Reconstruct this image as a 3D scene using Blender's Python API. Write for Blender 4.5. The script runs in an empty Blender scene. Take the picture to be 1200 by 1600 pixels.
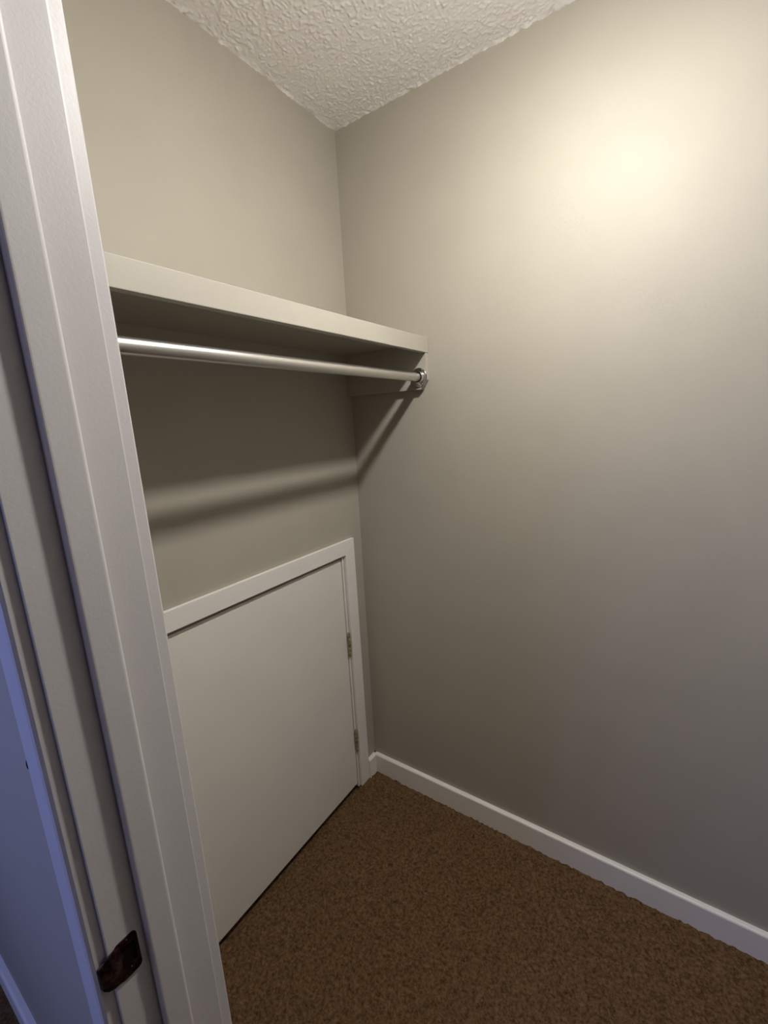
import bpy, bmesh, math
import numpy as np
from mathutils import Vector, Matrix

C = bpy.context.scene.collection
# ------------------------------------------------------------------ camera
F_PX = 677.8
YAW, PITCH, ROLL = 0.605005, 0.204042, -0.053331
CAM = Vector((1.02116, -1.30814, 1.49210))
fw = Vector((-math.sin(YAW)*math.cos(PITCH), math.cos(YAW)*math.cos(PITCH), -math.sin(PITCH)))
rt = Vector((math.cos(YAW), math.sin(YAW), 0)); up = rt.cross(fw)
r2 = rt*math.cos(ROLL) + up*math.sin(ROLL); u2 = up*math.cos(ROLL) - rt*math.sin(ROLL)
cd = bpy.data.cameras.new('camera'); cam = bpy.data.objects.new('camera', cd); C.objects.link(cam)
m = Matrix((r2, u2, -fw)).transposed().to_4x4(); m.translation = CAM; cam.matrix_world = m
cd.sensor_fit = 'VERTICAL'; cd.sensor_height = 32.0; cd.lens = 32.0*F_PX/1600; cd.clip_start = 0.01
bpy.context.scene.camera = cam
# ------------------------------------------------------------------ light and exposure
W = bpy.data.worlds.new('world'); bpy.context.scene.world = W; W.use_nodes = True
W.node_tree.nodes['Background'].inputs[0].default_value = (0.45, 0.58, 1.0, 1)
W.node_tree.nodes['Background'].inputs[1].default_value = 0.6
vs = bpy.context.scene.view_settings
vs.view_transform = 'Standard'; vs.look = 'None'; vs.exposure = 0.0; vs.gamma = 1; vs.use_curve_mapping = False
BULB = Vector((0.845, -0.54, 2.290))
def light(name, kind, loc, energy, color, **kw):
    d = bpy.data.lights.new(name, kind); d.energy = energy; d.color = color
    for k, v in kw.items(): setattr(d, k, v)
    o = bpy.data.objects.new(name, d); C.objects.link(o); o.location = loc
    return o
# daylight entering through the hall window
wl = light('window_daylight', 'AREA', (-0.15, -2.68, 1.50), 19.0, (0.32, 0.40, 1.0), shape='RECTANGLE', size=0.98, size_y=1.18)
wl.rotation_euler = (math.radians(90), 0, 0)

# ------------------------------------------------------------------ helpers
def nodes(name, col, rough=0.6, metal=0.0, spec=0.5):
    mt = bpy.data.materials.new(name); mt.use_nodes = True
    nt = mt.node_tree; b = nt.nodes['Principled BSDF']
    b.inputs['Base Color'].default_value = (*col, 1); b.inputs['Roughness'].default_value = rough
    b.inputs['Metallic'].default_value = metal; b.inputs['Specular IOR Level'].default_value = spec
    return mt, nt, b
def noise(nt, scale, detail=3, rough=0.5, coord='Object', stretch=None):
    tc = nt.nodes.new('ShaderNodeTexCoord'); n = nt.nodes.new('ShaderNodeTexNoise')
    n.inputs['Scale'].default_value = scale; n.inputs['Detail'].default_value = detail
    n.inputs['Roughness'].default_value = rough
    if stretch:
        mp = nt.nodes.new('ShaderNodeMapping'); mp.inputs['Scale'].default_value = stretch
        nt.links.new(tc.outputs[coord], mp.inputs[0]); nt.links.new(mp.outputs[0], n.inputs['Vector'])
    else: nt.links.new(tc.outputs[coord], n.inputs['Vector'])
    return n
def bump(nt, b, srcs):
    prev = None
    for sock, st, dist in srcs:
        bp = nt.nodes.new('ShaderNodeBump'); bp.inputs['Strength'].default_value = st
        bp.inputs['Distance'].default_value = dist; nt.links.new(sock, bp.inputs['Height'])
        if prev: nt.links.new(prev.outputs[0], bp.inputs['Normal'])
        prev = bp
    nt.links.new(prev.outputs[0], b.inputs['Normal'])
def mix2(nt, fac, c1, c2, b, lo=0.35, hi=0.65):
    r = nt.nodes.new('ShaderNodeValToRGB'); r.color_ramp.elements[0].position = lo; r.color_ramp.elements[1].position = hi
    r.color_ramp.elements[0].color = (*c1, 1); r.color_ramp.elements[1].color = (*c2, 1)
    nt.links.new(fac, r.inputs[0]); nt.links.new(r.outputs[0], b.inputs['Base Color'])

def paint(name, col, rough, peel=0.0006, spec=0.5):
    mt, nt, b = nodes(name, col, rough, 0, spec)
    n1 = noise(nt, 260, 2); n2 = noise(nt, 6, 3); n3 = noise(nt, 900, 1)
    d = tuple(c*0.965 for c in col); mix2(nt, n2.outputs[0], d, col, b)
    bump(nt, b, [(n1.outputs[0], 0.35, peel), (n3.outputs[0], 0.25, peel*0.4)])
    return mt
M_wall = paint('greige_wall_paint', (0.405, 0.372, 0.308), 0.58, 0.0003, 0.30)
M_shelf = paint('greige_shelf_paint', (0.425, 0.393, 0.330), 0.45, 0.0003)
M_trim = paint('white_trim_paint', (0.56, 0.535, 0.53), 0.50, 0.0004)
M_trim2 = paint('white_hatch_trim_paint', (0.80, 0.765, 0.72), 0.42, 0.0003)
M_door = paint('white_door_paint', (0.78, 0.735, 0.68), 0.42, 0.00025)
M_chrome, _, _ = nodes('chrome', (0.72, 0.73, 0.75), 0.08, 1.0)
M_rod, nt, b = nodes('satin_steel_tube', (0.72, 0.71, 0.69), 0.30, 1.0)
n = noise(nt, 500, 2, stretch=(1, 0.02, 1)); bump(nt, b, [(n.outputs[0], 0.1, 0.0001)])
M_brass, nt, b = nodes('tarnished_bronze', (0.30, 0.24, 0.14), 0.50, 0.35)
n = noise(nt, 120, 4); mix2(nt, n.outputs[0], (0.20, 0.15, 0.085), (0.42, 0.33, 0.20), b)
M_strike, nt, b = nodes('worn_dark_bronze', (0.09, 0.05, 0.04), 0.35, 0.9)
n = noise(nt, 70, 5, 0.65); mix2(nt, n.outputs[0], (0.028, 0.010, 0.009), (0.20, 0.13, 0.12), b, 0.45, 0.72)
M_dark, _, _ = nodes('dark_void', (0.006, 0.004, 0.003), 0.95, 0, 0.1)
M_hall, _, _ = nodes('hall_paint', (0.405, 0.372, 0.308), 0.6)
M_porc, _, _ = nodes('white_porcelain', (0.85, 0.84, 0.80), 0.2)
M_ceil, nt, b = nodes('textured_ceiling_white', (0.84, 0.81, 0.79), 0.85, 0, 0.3)
n1 = noise(nt, 220, 4, 0.6); bump(nt, b, [(n1.outputs[0], 0.5, 0.0015)])
M_carpet, nt, b = nodes('brown_carpet', (0.17, 0.10, 0.06), 0.95, 0, 0.1)
n1 = noise(nt, 120, 4, 0.7); n2 = noise(nt, 700, 2)
mix2(nt, n1.outputs[0], (0.060, 0.031, 0.011), (0.205, 0.122, 0.062), b, 0.34, 0.68)
bump(nt, b, [(n1.outputs[0], 0.8, 0.004), (n2.outputs[0], 0.6, 0.002)])
M_bulb, nt, b = nodes('frosted_lit_bulb', (0.9, 0.88, 0.82), 0.4)
b.inputs['Emission Color'].default_value = (1.0, 0.975, 0.93, 1); b.inputs['Emission Strength'].default_value = 835.0
M_glass, nt, b = nodes('window_glass', (1, 1, 1), 0.0); b.inputs['Transmission Weight'].default_value = 1.0

def mesh_obj(name, bm, mat, parent=None, smooth=False):
    me = bpy.data.meshes.new(name); bm.to_mesh(me); bm.free(); me.materials.append(mat)
    if smooth:
        for f in me.polygons: f.use_smooth = True
    o = bpy.data.objects.new(name, me); C.objects.link(o)
    if parent: o.parent = parent
    return o
def boxes(lst, bev=0.0, seg=2):
    bm = bmesh.new()
    for x0, x1, y0, y1, z0, z1 in lst:
        r = bmesh.ops.create_cube(bm, size=1)
        for v in r['verts']:
            v.co = Vector(((x0+x1)/2+v.co.x*(x1-x0), (y0+y1)/2+v.co.y*(y1-y0), (z0+z1)/2+v.co.z*(z1-z0)))
    if bev: bmesh.ops.bevel(bm, geom=bm.edges[:], offset=bev, segments=seg, affect='EDGES', profile=0.5)
    return bm
def extrude_profile(pts, a, b_, axis):
    """closed 2-D profile swept between a and b_; axis 'x': pts=(y,z); 'y': pts=(x,z); 'z': pts=(x,y)"""
    bm = bmesh.new()
    def P(p, t): return {'x': (t, p[0], p[1]), 'y': (p[0], t, p[1]), 'z': (p[0], p[1], t)}[axis]
    A = [bm.verts.new(P(p, a)) for p in pts]; B = [bm.verts.new(P(p, b_)) for p in pts]
    n_ = len(pts)
    for i in range(n_): bm.faces.new((A[i], A[(i+1) % n_], B[(i+1) % n_], B[i]))
    bm.faces.new(A[::-1]); bm.faces.new(B)
    bmesh.ops.recalc_face_normals(bm, faces=bm.faces[:]); return bm
def lathe(prof, loc, axis='y', n_=40):
    bm = bmesh.new(); rings = []
    for r, h in prof:
        ring = []
        for i in range(n_):
            a = 2*math.pi*i/n_; u, v = r*math.cos(a), r*math.sin(a)
            p = {'y': (u, h, v), 'z': (u, v, h), 'x': (h, u, v)}[axis]
            ring.append(bm.verts.new(Vector(p)+Vector(loc)))
        rings.append(ring)
    for q in range(len(rings)-1):
        for i in range(n_): bm.faces.new((rings[q][i], rings[q][(i+1) % n_], rings[q+1][(i+1) % n_], rings[q+1][i]))
    # caps get their own vertices so that smooth shading does not bend around the ends
    bm.faces.new([bm.verts.new(v.co) for v in rings[0][::-1]]); bm.faces.new([bm.verts.new(v.co) for v in rings[-1]])
    bmesh.ops.recalc_face_normals(bm, faces=bm.faces[:]); return bm
def empty(name, loc=(0, 0, 0)):
    o = bpy.data.objects.new(name, None); C.objects.link(o); o.empty_display_size = 0.1
    return o   # kept at the world origin offset below
def tag(o, label=None, cat=None, kind=None, group=None):
    if label: o['label'] = label
    if cat: o['category'] = cat
    if kind: o['kind'] = kind
    if group: o['group'] = group
    return o
def rebase(root, loc):
    """move a root Empty to its thing's base while its parts stay where they stand"""
    root.location = loc
    for ch in bpy.data.objects:
        if ch.parent == root and ch.type == 'MESH': ch.location = Vector(ch.location) - Vector(loc)
rng = np.random.default_rng(7)
def vnoise(X, Y, scale, seed):
    g = np.random.default_rng(seed).random((256, 256))
    x, y = X/scale+1000.3, Y/scale+1000.7
    xi, yi = np.floor(x).astype(int), np.floor(y).astype(int); fx, fy = x-xi, y-yi
    fx = fx*fx*(3-2*fx); fy = fy*fy*(3-2*fy)
    a, b_, c, d = g[xi % 256, yi % 256], g[(xi+1) % 256, yi % 256], g[xi % 256, (yi+1) % 256], g[(xi+1) % 256, (yi+1) % 256]
    return (a*(1-fx)+b_*fx)*(1-fy)+(c*(1-fx)+d*fx)*fy
def height_grid(name, x0, x1, y0, y1, step, zf, mat, flip=False):
    nx, ny = int((x1-x0)/step)+1, int((y1-y0)/step)+1
    X, Y = np.meshgrid(np.linspace(x0, x1, nx), np.linspace(y0, y1, ny), indexing='ij')
    Z = zf(X, Y); co = np.stack([X, Y, Z], -1).reshape(-1, 3)
    i = (np.arange(nx-1)[:, None]*ny+np.arange(ny-1)[None]).reshape(-1)
    q = np.stack([i, i+ny, i+ny+1, i+1], -1)
    if flip: q = q[:, ::-1]
    me = bpy.data.meshes.new(name); me.vertices.add(len(co)); me.vertices.foreach_set('co', co.ravel())
    me.loops.add(q.size); me.loops.foreach_set('vertex_index', q.ravel().astype(np.int32))
    me.polygons.add(len(q)); me.polygons.foreach_set('loop_start', np.arange(0, q.size, 4, dtype=np.int32))
    me.update(calc_edges=True); me.validate(); me.materials.append(mat)
    me.polygons.foreach_set('use_smooth', np.ones(len(q), bool))
    o = bpy.data.objects.new(name, me); C.objects.link(o); return o

# ------------------------------------------------------------------ setting
H = 2.44
XE = 1.78            # far side of the closet, outside the frame
YI, YH = -1.0587, -1.1735   # closet face and hall face of the doorway wall
JX, JR = 0.490, 1.330     # left and right reveals of the doorway
HEAD = 2.06
BZ = 0.082
# shelf wall with the opening of the low hatch door
DY0, DY1, DZ = -0.892, -0.129, 1.000      # hatch door panel
o = mesh_obj('wall_left', boxes([(-0.11, 0, YI, DY0-0.012, 0, H), (-0.11, 0, DY1+0.011, 0.0, 0, H),
                                 (-0.11, 0, DY0-0.012, DY1+0.011, DZ+0.0135, H)]), M_wall); tag(o, kind='structure')
o = mesh_obj('wall_right', boxes([(-0.11, XE+0.1, 0, 0.10, 0, H)]), M_wall); tag(o, kind='structure')
o = mesh_obj('wall_side', boxes([(XE, XE+0.1, YI, 0, 0, H)]), M_wall); tag(o, kind='structure')
o = mesh_obj('wall_front', boxes([(0.0, JX-0.018, YH, YI, 0, H), (JR+0.018, XE+0.1, YH, YI, 0, H), (JX-0.018, JR+0.018, YH, YI, HEAD+0.018, H),
                                  (-1.9, 0.0, YH, YI, 0, H), (XE+0.1, 2.6, YH, YI, 0, H)]), M_wall); tag(o, kind='structure')
# hall behind the camera
WX0, WX1, WZ0, WZ1 = -0.65, 0.35, 0.90, 2.10
o = mesh_obj('wall_back', boxes([(-1.9, WX0, -2.7, -2.6, 0, H), (WX1, 2.6, -2.7, -2.6, 0, H), (WX0, WX1, -2.7, -2.6, 0, WZ0), (WX0, WX1, -2.7, -2.6, WZ1, H)]), M_hall); tag(o, kind='structure')
o = mesh_obj('wall_hall_left', boxes([(-2.0, -1.9, -2.7, YI, 0, H)]), M_hall); tag(o, kind='structure')
o = mesh_obj('wall_hall_right', boxes([(2.6, 2.7, -2.7, YI, 0, H)]), M_hall); tag(o, kind='structure')
wr = empty('window_1'); tag(wr, kind='structure')
fr = [(WX0, WX1, -2.69, -2.61, WZ0, WZ0+0.05), (WX0, WX1, -2.69, -2.61, WZ1-0.05, WZ1), (WX0, WX0+0.05, -2.69, -2.61, WZ0, WZ1), (WX1-0.05, WX1, -2.69, -2.61, WZ0, WZ1)]
mesh_obj('window_frame', boxes(fr), M_trim, wr)
mesh_obj('meeting_rail', boxes([(WX0+0.05, WX1-0.05, -2.67, -2.63, 1.48, 1.52)], 0.003), M_trim, wr)
mesh_obj('window_sill', boxes([(WX0-0.04, WX1+0.04, -2.63, -2.55, WZ0-0.03, WZ0)], 0.003), M_trim, wr)

# carpet: real pile relief where the closet floor is seen, flat beyond
def pile(X, Y):
    w = vnoise(X, Y, 0.05, 3)*0.03
    h = 0.0080*vnoise(X+w, Y-w, 0.0105, 1) + 0.0030*vnoise(X, Y, 0.0042, 2) + 0.003*vnoise(X, Y, 0.06, 5)
    return h - 0.0120
fl = height_grid('floor', 0.0, XE, -1.18, 0.0, 0.0032, pile, M_carpet); tag(fl, kind='structure')
o = mesh_obj('carpet_hall', boxes([(-1.9, 2.6, -2.7, -1.178, -0.05, -0.004)]), M_carpet, fl)
o = mesh_obj('subfloor', boxes([(-0.12, XE+0.1, -1.178, 0.1, -0.05, -0.014)]), M_carpet, fl)

# ceiling: sprayed, lumpy texture
def lumps(X, Y):
    w = (vnoise(X, Y, 0.03, 11)-0.5)*0.006; w2 = (vnoise(X, Y, 0.025, 12)-0.5)*0.006
    a = vnoise(X+w, Y+w2, 0.0046, 13); b_ = vnoise(X-w2, Y+w, 0.0085, 14); c = vnoise(X, Y, 0.0034, 15)
    s = np.clip((a*0.6+b_*0.4-0.48)/0.26, 0, 1); s = s*s*(3-2*s)
    k = np.clip((vnoise(X, Y, 0.0065, 17)-0.88)/0.08, 0, 1)
    edge = np.exp(-np.minimum(np.minimum(X, -Y), 1)/0.010)*0.005*vnoise(X+Y, X-Y, 0.016, 18)
    return H - (0.0013*s + 0.0009*c + 0.0026*k*c) - edge
cl = height_grid('ceiling', 0.0, XE, YI, 0.0, 0.0024, lumps, M_ceil, True); tag(cl, kind='structure')
mesh_obj('ceiling_slab', boxes([(-2.0, 2.7, -2.8, 0.1, H, H+0.08)]), M_ceil, cl)

# baseboards with an eased top edge
def base_prof(s, d=0.0160, h=BZ):   # (out, up) with rounded upper front
    pts = [(0, -0.01), (d, -0.01), (d, h-0.007)]
    for k in range(1, 6):
        a = k*math.pi/10; pts.append((d-0.007+0.007*math.cos(a), h-0.007+0.007*math.sin(a)))
    pts.append((0, h)); return [(s*p[0], p[1]) for p in pts]
def baseboard(name, pts, a, b_, axis):
    o = mesh_obj(name, extrude_profile(pts, a, b_, axis), M_trim2); tag(o, kind='structure'); return o
baseboard('baseboard_right', base_prof(-1), 0, XE, 'x')
baseboard('baseboard_left', base_prof(1), -0.060, -0.0, 'y')
baseboard('baseboard_hall', [(YH-p[0], p[1]) for p in base_prof(1)], -1.9, JX-0.1035, 'x')
baseboard('baseboard_side', [(XE-p[0], p[1]) for p in base_prof(1)], YI, -0.0160, 'y')

# ------------------------------------------------------------------ low hatch door in the shelf wall
d1 = empty('door_1'); tag(d1, kind='structure')
mesh_obj('door_panel', boxes([(-0.037, -0.002, DY0, DY1, 0.018, DZ-0.001)], 0.0015), M_door, d1)
jl = [(-0.11, 0.0015, DY1+0.0035, DY1+0.0110, 0, DZ+0.0135), (-0.11, 0.000, DY0-0.012, DY0-0.003, 0, DZ+0.0135), (-0.11, 0.000, DY0-0.003, DY1+0.0035, DZ+0.0075, DZ+0.0135)]
mesh_obj('door_jamb', boxes(jl, 0.0008), M_trim2, d1)
mesh_obj('door_stop', boxes([(-0.050, -0.039, DY1-0.012, DY1+0.0035, 0, DZ+0.003), (-0.050, -0.039, DY0-0.003, DY0+0.012, 0, DZ+0.003), (-0.050, -0.039, DY0+0.012, DY1-0.012, DZ-0.012, DZ+0.003), (-0.11, -0.10, DY0-0.003, DY1+0.004, 0, DZ)]), M_dark, d1)  # stops plus a backing sheet; near-black colour stands for shade behind the door
CI, CO, CT = -0.1155, -0.062, 0.0125      # casing inner edge, outer edge, thickness
ZI, ZO = 1.0125, 1.068
def mitre(pts, x0, x1, bev=0.0012):
    bm = bmesh.new(); A = [bm.verts.new((x0, *p)) for p in pts]; B = [bm.verts.new((x1, *p)) for p in pts]
    n_ = len(pts)
    for i in range(n_): bm.faces.new((A[i], A[(i+1) % n_], B[(i+1) % n_], B[i]))
    bm.faces.new(A[::-1]); bm.faces.new(B); bmesh.ops.recalc_face_normals(bm, faces=bm.faces[:])
    bmesh.ops.bevel(bm, geom=bm.edges[:], offset=bev, segments=2, affect='EDGES', profile=0.5); return bm
LI, LO = DY0-0.012, DY0-0.066
mesh_obj('door_casing', mitre([(CI, 0), (CO, 0), (CO, ZO), (CI, ZI)], 0.0, CT), M_trim2, d1)
mesh_obj('door_casing', mitre([(LI, 0), (LO, 0), (LO, ZO), (LI, ZI)], 0.0, CT), M_trim2, d1)
mesh_obj('door_casing', mitre([(LI, ZI), (CI, ZI), (CO, ZO), (LO, ZO)], 0.0, CT), M_trim2, d1)
def hinge(z0, z1):
    hp = mesh_obj('hinge', boxes([(0.0, 0.0036, DY1+0.0030, DY1+0.0128, z0, z1)], 0.0006), M_brass, d1)
    n_ = 5; dz = (z1-z0)/n_
    for k in range(n_):
        mesh_obj('knuckle', lathe([(0.0044, z0+k*dz+0.0008), (0.0052, z0+k*dz+0.0018), (0.0052, z0+(k+1)*dz-0.0018), (0.0044, z0+(k+1)*dz-0.0008)],
                                  (0.0062, DY1+0.004, 0), 'z', 16), M_brass, hp, True)
    mesh_obj('hinge_pin', lathe([(0.0025, z0-0.003), (0.0034, z0), (0.0030, z1), (0.0036, z1+0.001), (0.0020, z1+0.003)], (0.0062, DY1+0.004, 0), 'z', 14), M_brass, hp, True)
hinge(0.603, 0.700); hinge(0.175, 0.272)

# ------------------------------------------------------------------ doorway trim around the camera's left
t1 = empty('trim_1'); tag(t1, kind='structure')
YJH, YJI = -1.178, -1.0587           # jamb edges, hall and closet
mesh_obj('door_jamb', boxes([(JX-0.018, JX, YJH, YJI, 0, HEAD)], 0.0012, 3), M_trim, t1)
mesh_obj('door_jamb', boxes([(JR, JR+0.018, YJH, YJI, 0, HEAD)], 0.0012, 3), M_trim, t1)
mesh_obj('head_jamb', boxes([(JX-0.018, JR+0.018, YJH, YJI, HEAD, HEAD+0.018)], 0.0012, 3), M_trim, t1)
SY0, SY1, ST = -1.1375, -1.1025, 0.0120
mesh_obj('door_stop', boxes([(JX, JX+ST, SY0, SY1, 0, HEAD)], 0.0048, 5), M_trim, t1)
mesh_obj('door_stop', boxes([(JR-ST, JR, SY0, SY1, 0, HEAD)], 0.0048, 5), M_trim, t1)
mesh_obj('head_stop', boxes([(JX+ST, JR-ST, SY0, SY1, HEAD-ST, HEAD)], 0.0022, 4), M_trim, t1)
# colonial casing profile: (distance from the inner edge, out from the wall)
prof = [(0, 0), (0, 0.017), (0.002, 0.0205), (0.005, 0.0220), (0.009, 0.0215), (0.014, 0.0185), (0.020, 0.0165), (0.034, 0.0150), (0.080, 0.0140), (0.092, 0.0130), (0.098, 0.010), (0.098, 0)]
def casing_side(x_in, sgn, wall_y, out, name='casing'):
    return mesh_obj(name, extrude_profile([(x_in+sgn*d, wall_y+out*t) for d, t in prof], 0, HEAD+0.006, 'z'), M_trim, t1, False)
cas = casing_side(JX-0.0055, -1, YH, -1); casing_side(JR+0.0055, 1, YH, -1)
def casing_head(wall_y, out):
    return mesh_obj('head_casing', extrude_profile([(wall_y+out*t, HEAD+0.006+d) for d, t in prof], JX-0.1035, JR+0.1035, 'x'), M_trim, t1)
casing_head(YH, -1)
sq = [(0, 0), (0.0003, 0.0015), (0.0018, 0.0135), (0.0032, 0.0155), (0.0060, 0.0162), (0.050, 0.0155), (0.055, 0.011), (0.055, 0)]
for x_in, sgn in ((JX-0.0010, -1), (JR+0.0010, 1)):
    mesh_obj('casing', extrude_profile([(x_in+sgn*d, YI+t) for d, t in sq], 0, HEAD+0.006, 'z'), M_trim, t1)
mesh_obj('head_casing', extrude_profile([(YI+t, HEAD+0.006+d) for d, t in sq], JX-0.058, JR+0.058, 'x'), M_trim, t1)
# chipped spot on the outer edge of the hall casing
bm = bmesh.new(); r = bmesh.ops.create_icosphere(bm, subdivisions=2, radius=1)
for v in r['verts']: v.co = Vector((JX-0.1020+v.co.x*0.004*(1+0.3*v.co.z), YH-0.0105+v.co.y*0.003, 1.105+v.co.z*0.0075*(1-0.4*v.co.x)))
mesh_obj('paint_chip', bm, M_dark, t1)
# strike plate: rounded plate with latch hole and curled lip
def strike():
    ring_o, ring_i = [], []
    yc, zc, hy, hz, rr = -1.1585, 0.852, 0.0135, 0.0285, 0.006
    def rrect(hy_, hz_, r_, y, z):
        p = []
        for sx, sz, a0 in ((1, 1, 0), (-1, 1, 90), (-1, -1, 180), (1, -1, 270)):
            for k in range(7):
                a = math.radians(a0+k*15); p.append((y+sx*(hy_-r_)+r_*math.cos(a), z+sz*(hz_-r_)+r_*math.sin(a)))
        return p
    out, inn = rrect(hy, hz, rr, yc, zc), rrect(0.0075, 0.0145, 0.0025, yc+0.0025, zc+0.002)
    bm = bmesh.new(); X0, X1 = JX-0.0002, JX+0.0016
    def V(ps, x): return [bm.verts.new((x, y, z)) for y, z in ps]
    oF, iF, oB, iB = V(out, X1), V(inn, X1), V(out, X0), V(inn, X0); n_ = len(oF)
    for i in range(n_):
        j = (i+1) % n_
        bm.faces.new((oF[i], oF[j], iF[j], iF[i])); bm.faces.new((oB[j], oB[i], iB[i], iB[j]))
        bm.faces.new((oB[i], oB[j], oF[j], oF[i])); bm.faces.new((iF[i], iF[j], iB[j], iB[i]))
    bmesh.ops.recalc_face_normals(bm, faces=bm.faces[:])
    sp = mesh_obj('strike_plate', bm, M_strike, t1)
    # curled lip running past the jamb edge towards the hall
    bm = bmesh.new(); rows = []
    path = [(-1.1660, 0.0016), (-1.1720, 0.0018), (-1.1790, 0.0020), (-1.1850, 0.0012), (-1.1890, -0.0012), (-1.1905, -0.0045)]
    for k, (y, dx) in enumerate(path):
        hz_ = 0.0262 - 0.0016*max(0, k-1)**1.5
        nrm = (0.0016, 0) if k < 2 else (0.0014, -0.0010)
        rows.append([bm.verts.new((JX+dx, y, zc+s*hz_)) for s in (-1, -0.5, 0, 0.5, 1)] + [bm.verts.new((JX+dx-0.0016, y+0.0008, zc+s*hz_)) for s in (1, 0.5, 0, -0.5, -1)])
    for a, b_ in zip(rows, rows[1:]):
        for i in range(10): bm.faces.new((a[i], a[(i+1) % 10], b_[(i+1) % 10], b_[i]))
    bm.faces.new(rows[0][::-1]); bm.faces.new(rows[-1]); bmesh.ops.recalc_face_normals(bm, faces=bm.faces[:])
    mesh_obj('strike_lip', bm, M_strike, sp, True)
    mesh_obj('latch_hole_shade', boxes([(JX-0.0004, JX+0.0003, yc-0.006, yc+0.0105, zc-0.0130, zc+0.0170)]), M_dark, sp)  # black block, the darkness inside the hole put into its colour
    for dz in (-0.0200, 0.0222):
        mesh_obj('screw', lathe([(0.0034, JX+0.0012), (0.0034, JX+0.0019), (0.0022, JX+0.0024)], (0, yc+0.001, zc+dz), 'x', 16), M_strike, sp, True)
strike()

# ------------------------------------------------------------------ shelf and hanging rod
SD, Z0, Z1 = 0.3245, 1.7030, 1.7495
sh = empty('closet_shelf'); tag(sh, 'greige painted closet shelf with a thick front edge, fixed between the walls above the rod', 'shelf')
mesh_obj('shelf_board', boxes([(0.0, SD-0.018, YI, -0.0005, 1.731, Z1)]), M_shelf, sh)
mesh_obj('front_edge', boxes([(SD-0.018, SD, YI, -0.0015, Z0, Z1)], 0.0010), M_shelf, sh)
def cleat(y0, y1):
    pts = [(0.0, 1.590), (0.302, 1.590), (SD-0.0008, 1.620), (SD-0.0008, Z0-0.0006), (SD-0.019, Z0-0.0006), (SD-0.019, 1.7308), (0.0, 1.7308)]
    bm = extrude_profile(pts, y0, y1, 'y')
    bmesh.ops.bevel(bm, geom=bm.edges[:], offset=0.0008, segments=2, affect='EDGES'); return bm
mesh_obj('cleat', cleat(-0.0190, -0.0), M_shelf, sh); mesh_obj('cleat', cleat(YI, YI+0.0190), M_shelf, sh)
rebase(sh, (0.16, -0.53, 1.590))
RX, RZ = 0.2975, 1.6285
rd = empty('closet_rod'); tag(rd, 'shiny round metal hanging rod with chrome end flanges, running beneath the shelf', 'closet rod')
mesh_obj('tube', lathe([(0.0140, YI+0.021), (0.0140, -0.62), (0.0140, -0.021)], (RX, 0, RZ), 'y', 48), M_rod, rd, True)
def flange(y, s):
    pf = [(0.0290, 0.0), (0.0300, 0.0012), (0.0300, 0.0028), (0.0285, 0.0042), (0.0240, 0.0050), (0.0205, 0.0060), (0.0190, 0.0085), (0.0185, 0.0130), (0.0178, 0.0145), (0.0150, 0.0146)]
    mesh_obj('rod_gap_shade', lathe([(0.0164, y+s*0.0144), (0.0164, y+s*0.0156)], (RX, 0, RZ), 'y', 40), M_dark, rd, True)  # solid dark ring, the shade of the socket gap put into colour
    f = mesh_obj('flange', lathe([(r, y+s*h) for r, h in pf], (RX, 0, RZ), 'y', 48), M_chrome, rd, True)
    for a in (60, 180, 300):
        a = math.radians(a)
        mesh_obj('screw', lathe([(0.0028, y+s*0.0040), (0.0026, y+s*0.0054), (0.0012, y+s*0.0060)], (RX+0.0250*math.cos(a), 0, RZ+0.0250*math.sin(a)), 'y', 12), M_chrome, f, True)
flange(-0.0190, -1); flange(YI+0.0190, 1)
rebase(rd, (RX, -0.53, RZ))

# ------------------------------------------------------------------ bare bulb on the closet ceiling, just above the frame
lb = empty('ceiling_light'); tag(lb, 'bare frosted bulb in a white porcelain holder on the closet ceiling', 'light')
bx, by = BULB.x, BULB.y
mesh_obj('holder', lathe([(0.055, H+0.0), (0.056, H-0.012), (0.050, H-0.020), (0.030, H-0.030), (0.024, H-0.050), (0.020, H-0.052)], (bx, by, 0), 'z', 32), M_porc, lb, True)
mesh_obj('beam_collar', lathe([(0.014, H-0.050), (0.018, H-0.060), (0.026, H-0.085), (0.040, BULB.z+0.026), (0.0470, BULB.z+0.004), (0.0450, BULB.z-0.014), (0.0425, BULB.z-0.0185)], (bx, by, 0), 'z', 32), M_porc, lb, True)  # unseen opaque collar, drawn low over the bulb to steer its light downward
mesh_obj('bulb', lathe([(0.046*math.cos(a), -0.046*math.sin(a)) for a in np.linspace(0.40, 1.52, 8)], BULB, 'z', 28), M_bulb, lb, True)
rebase(lb, (bx, by, H-0.05))
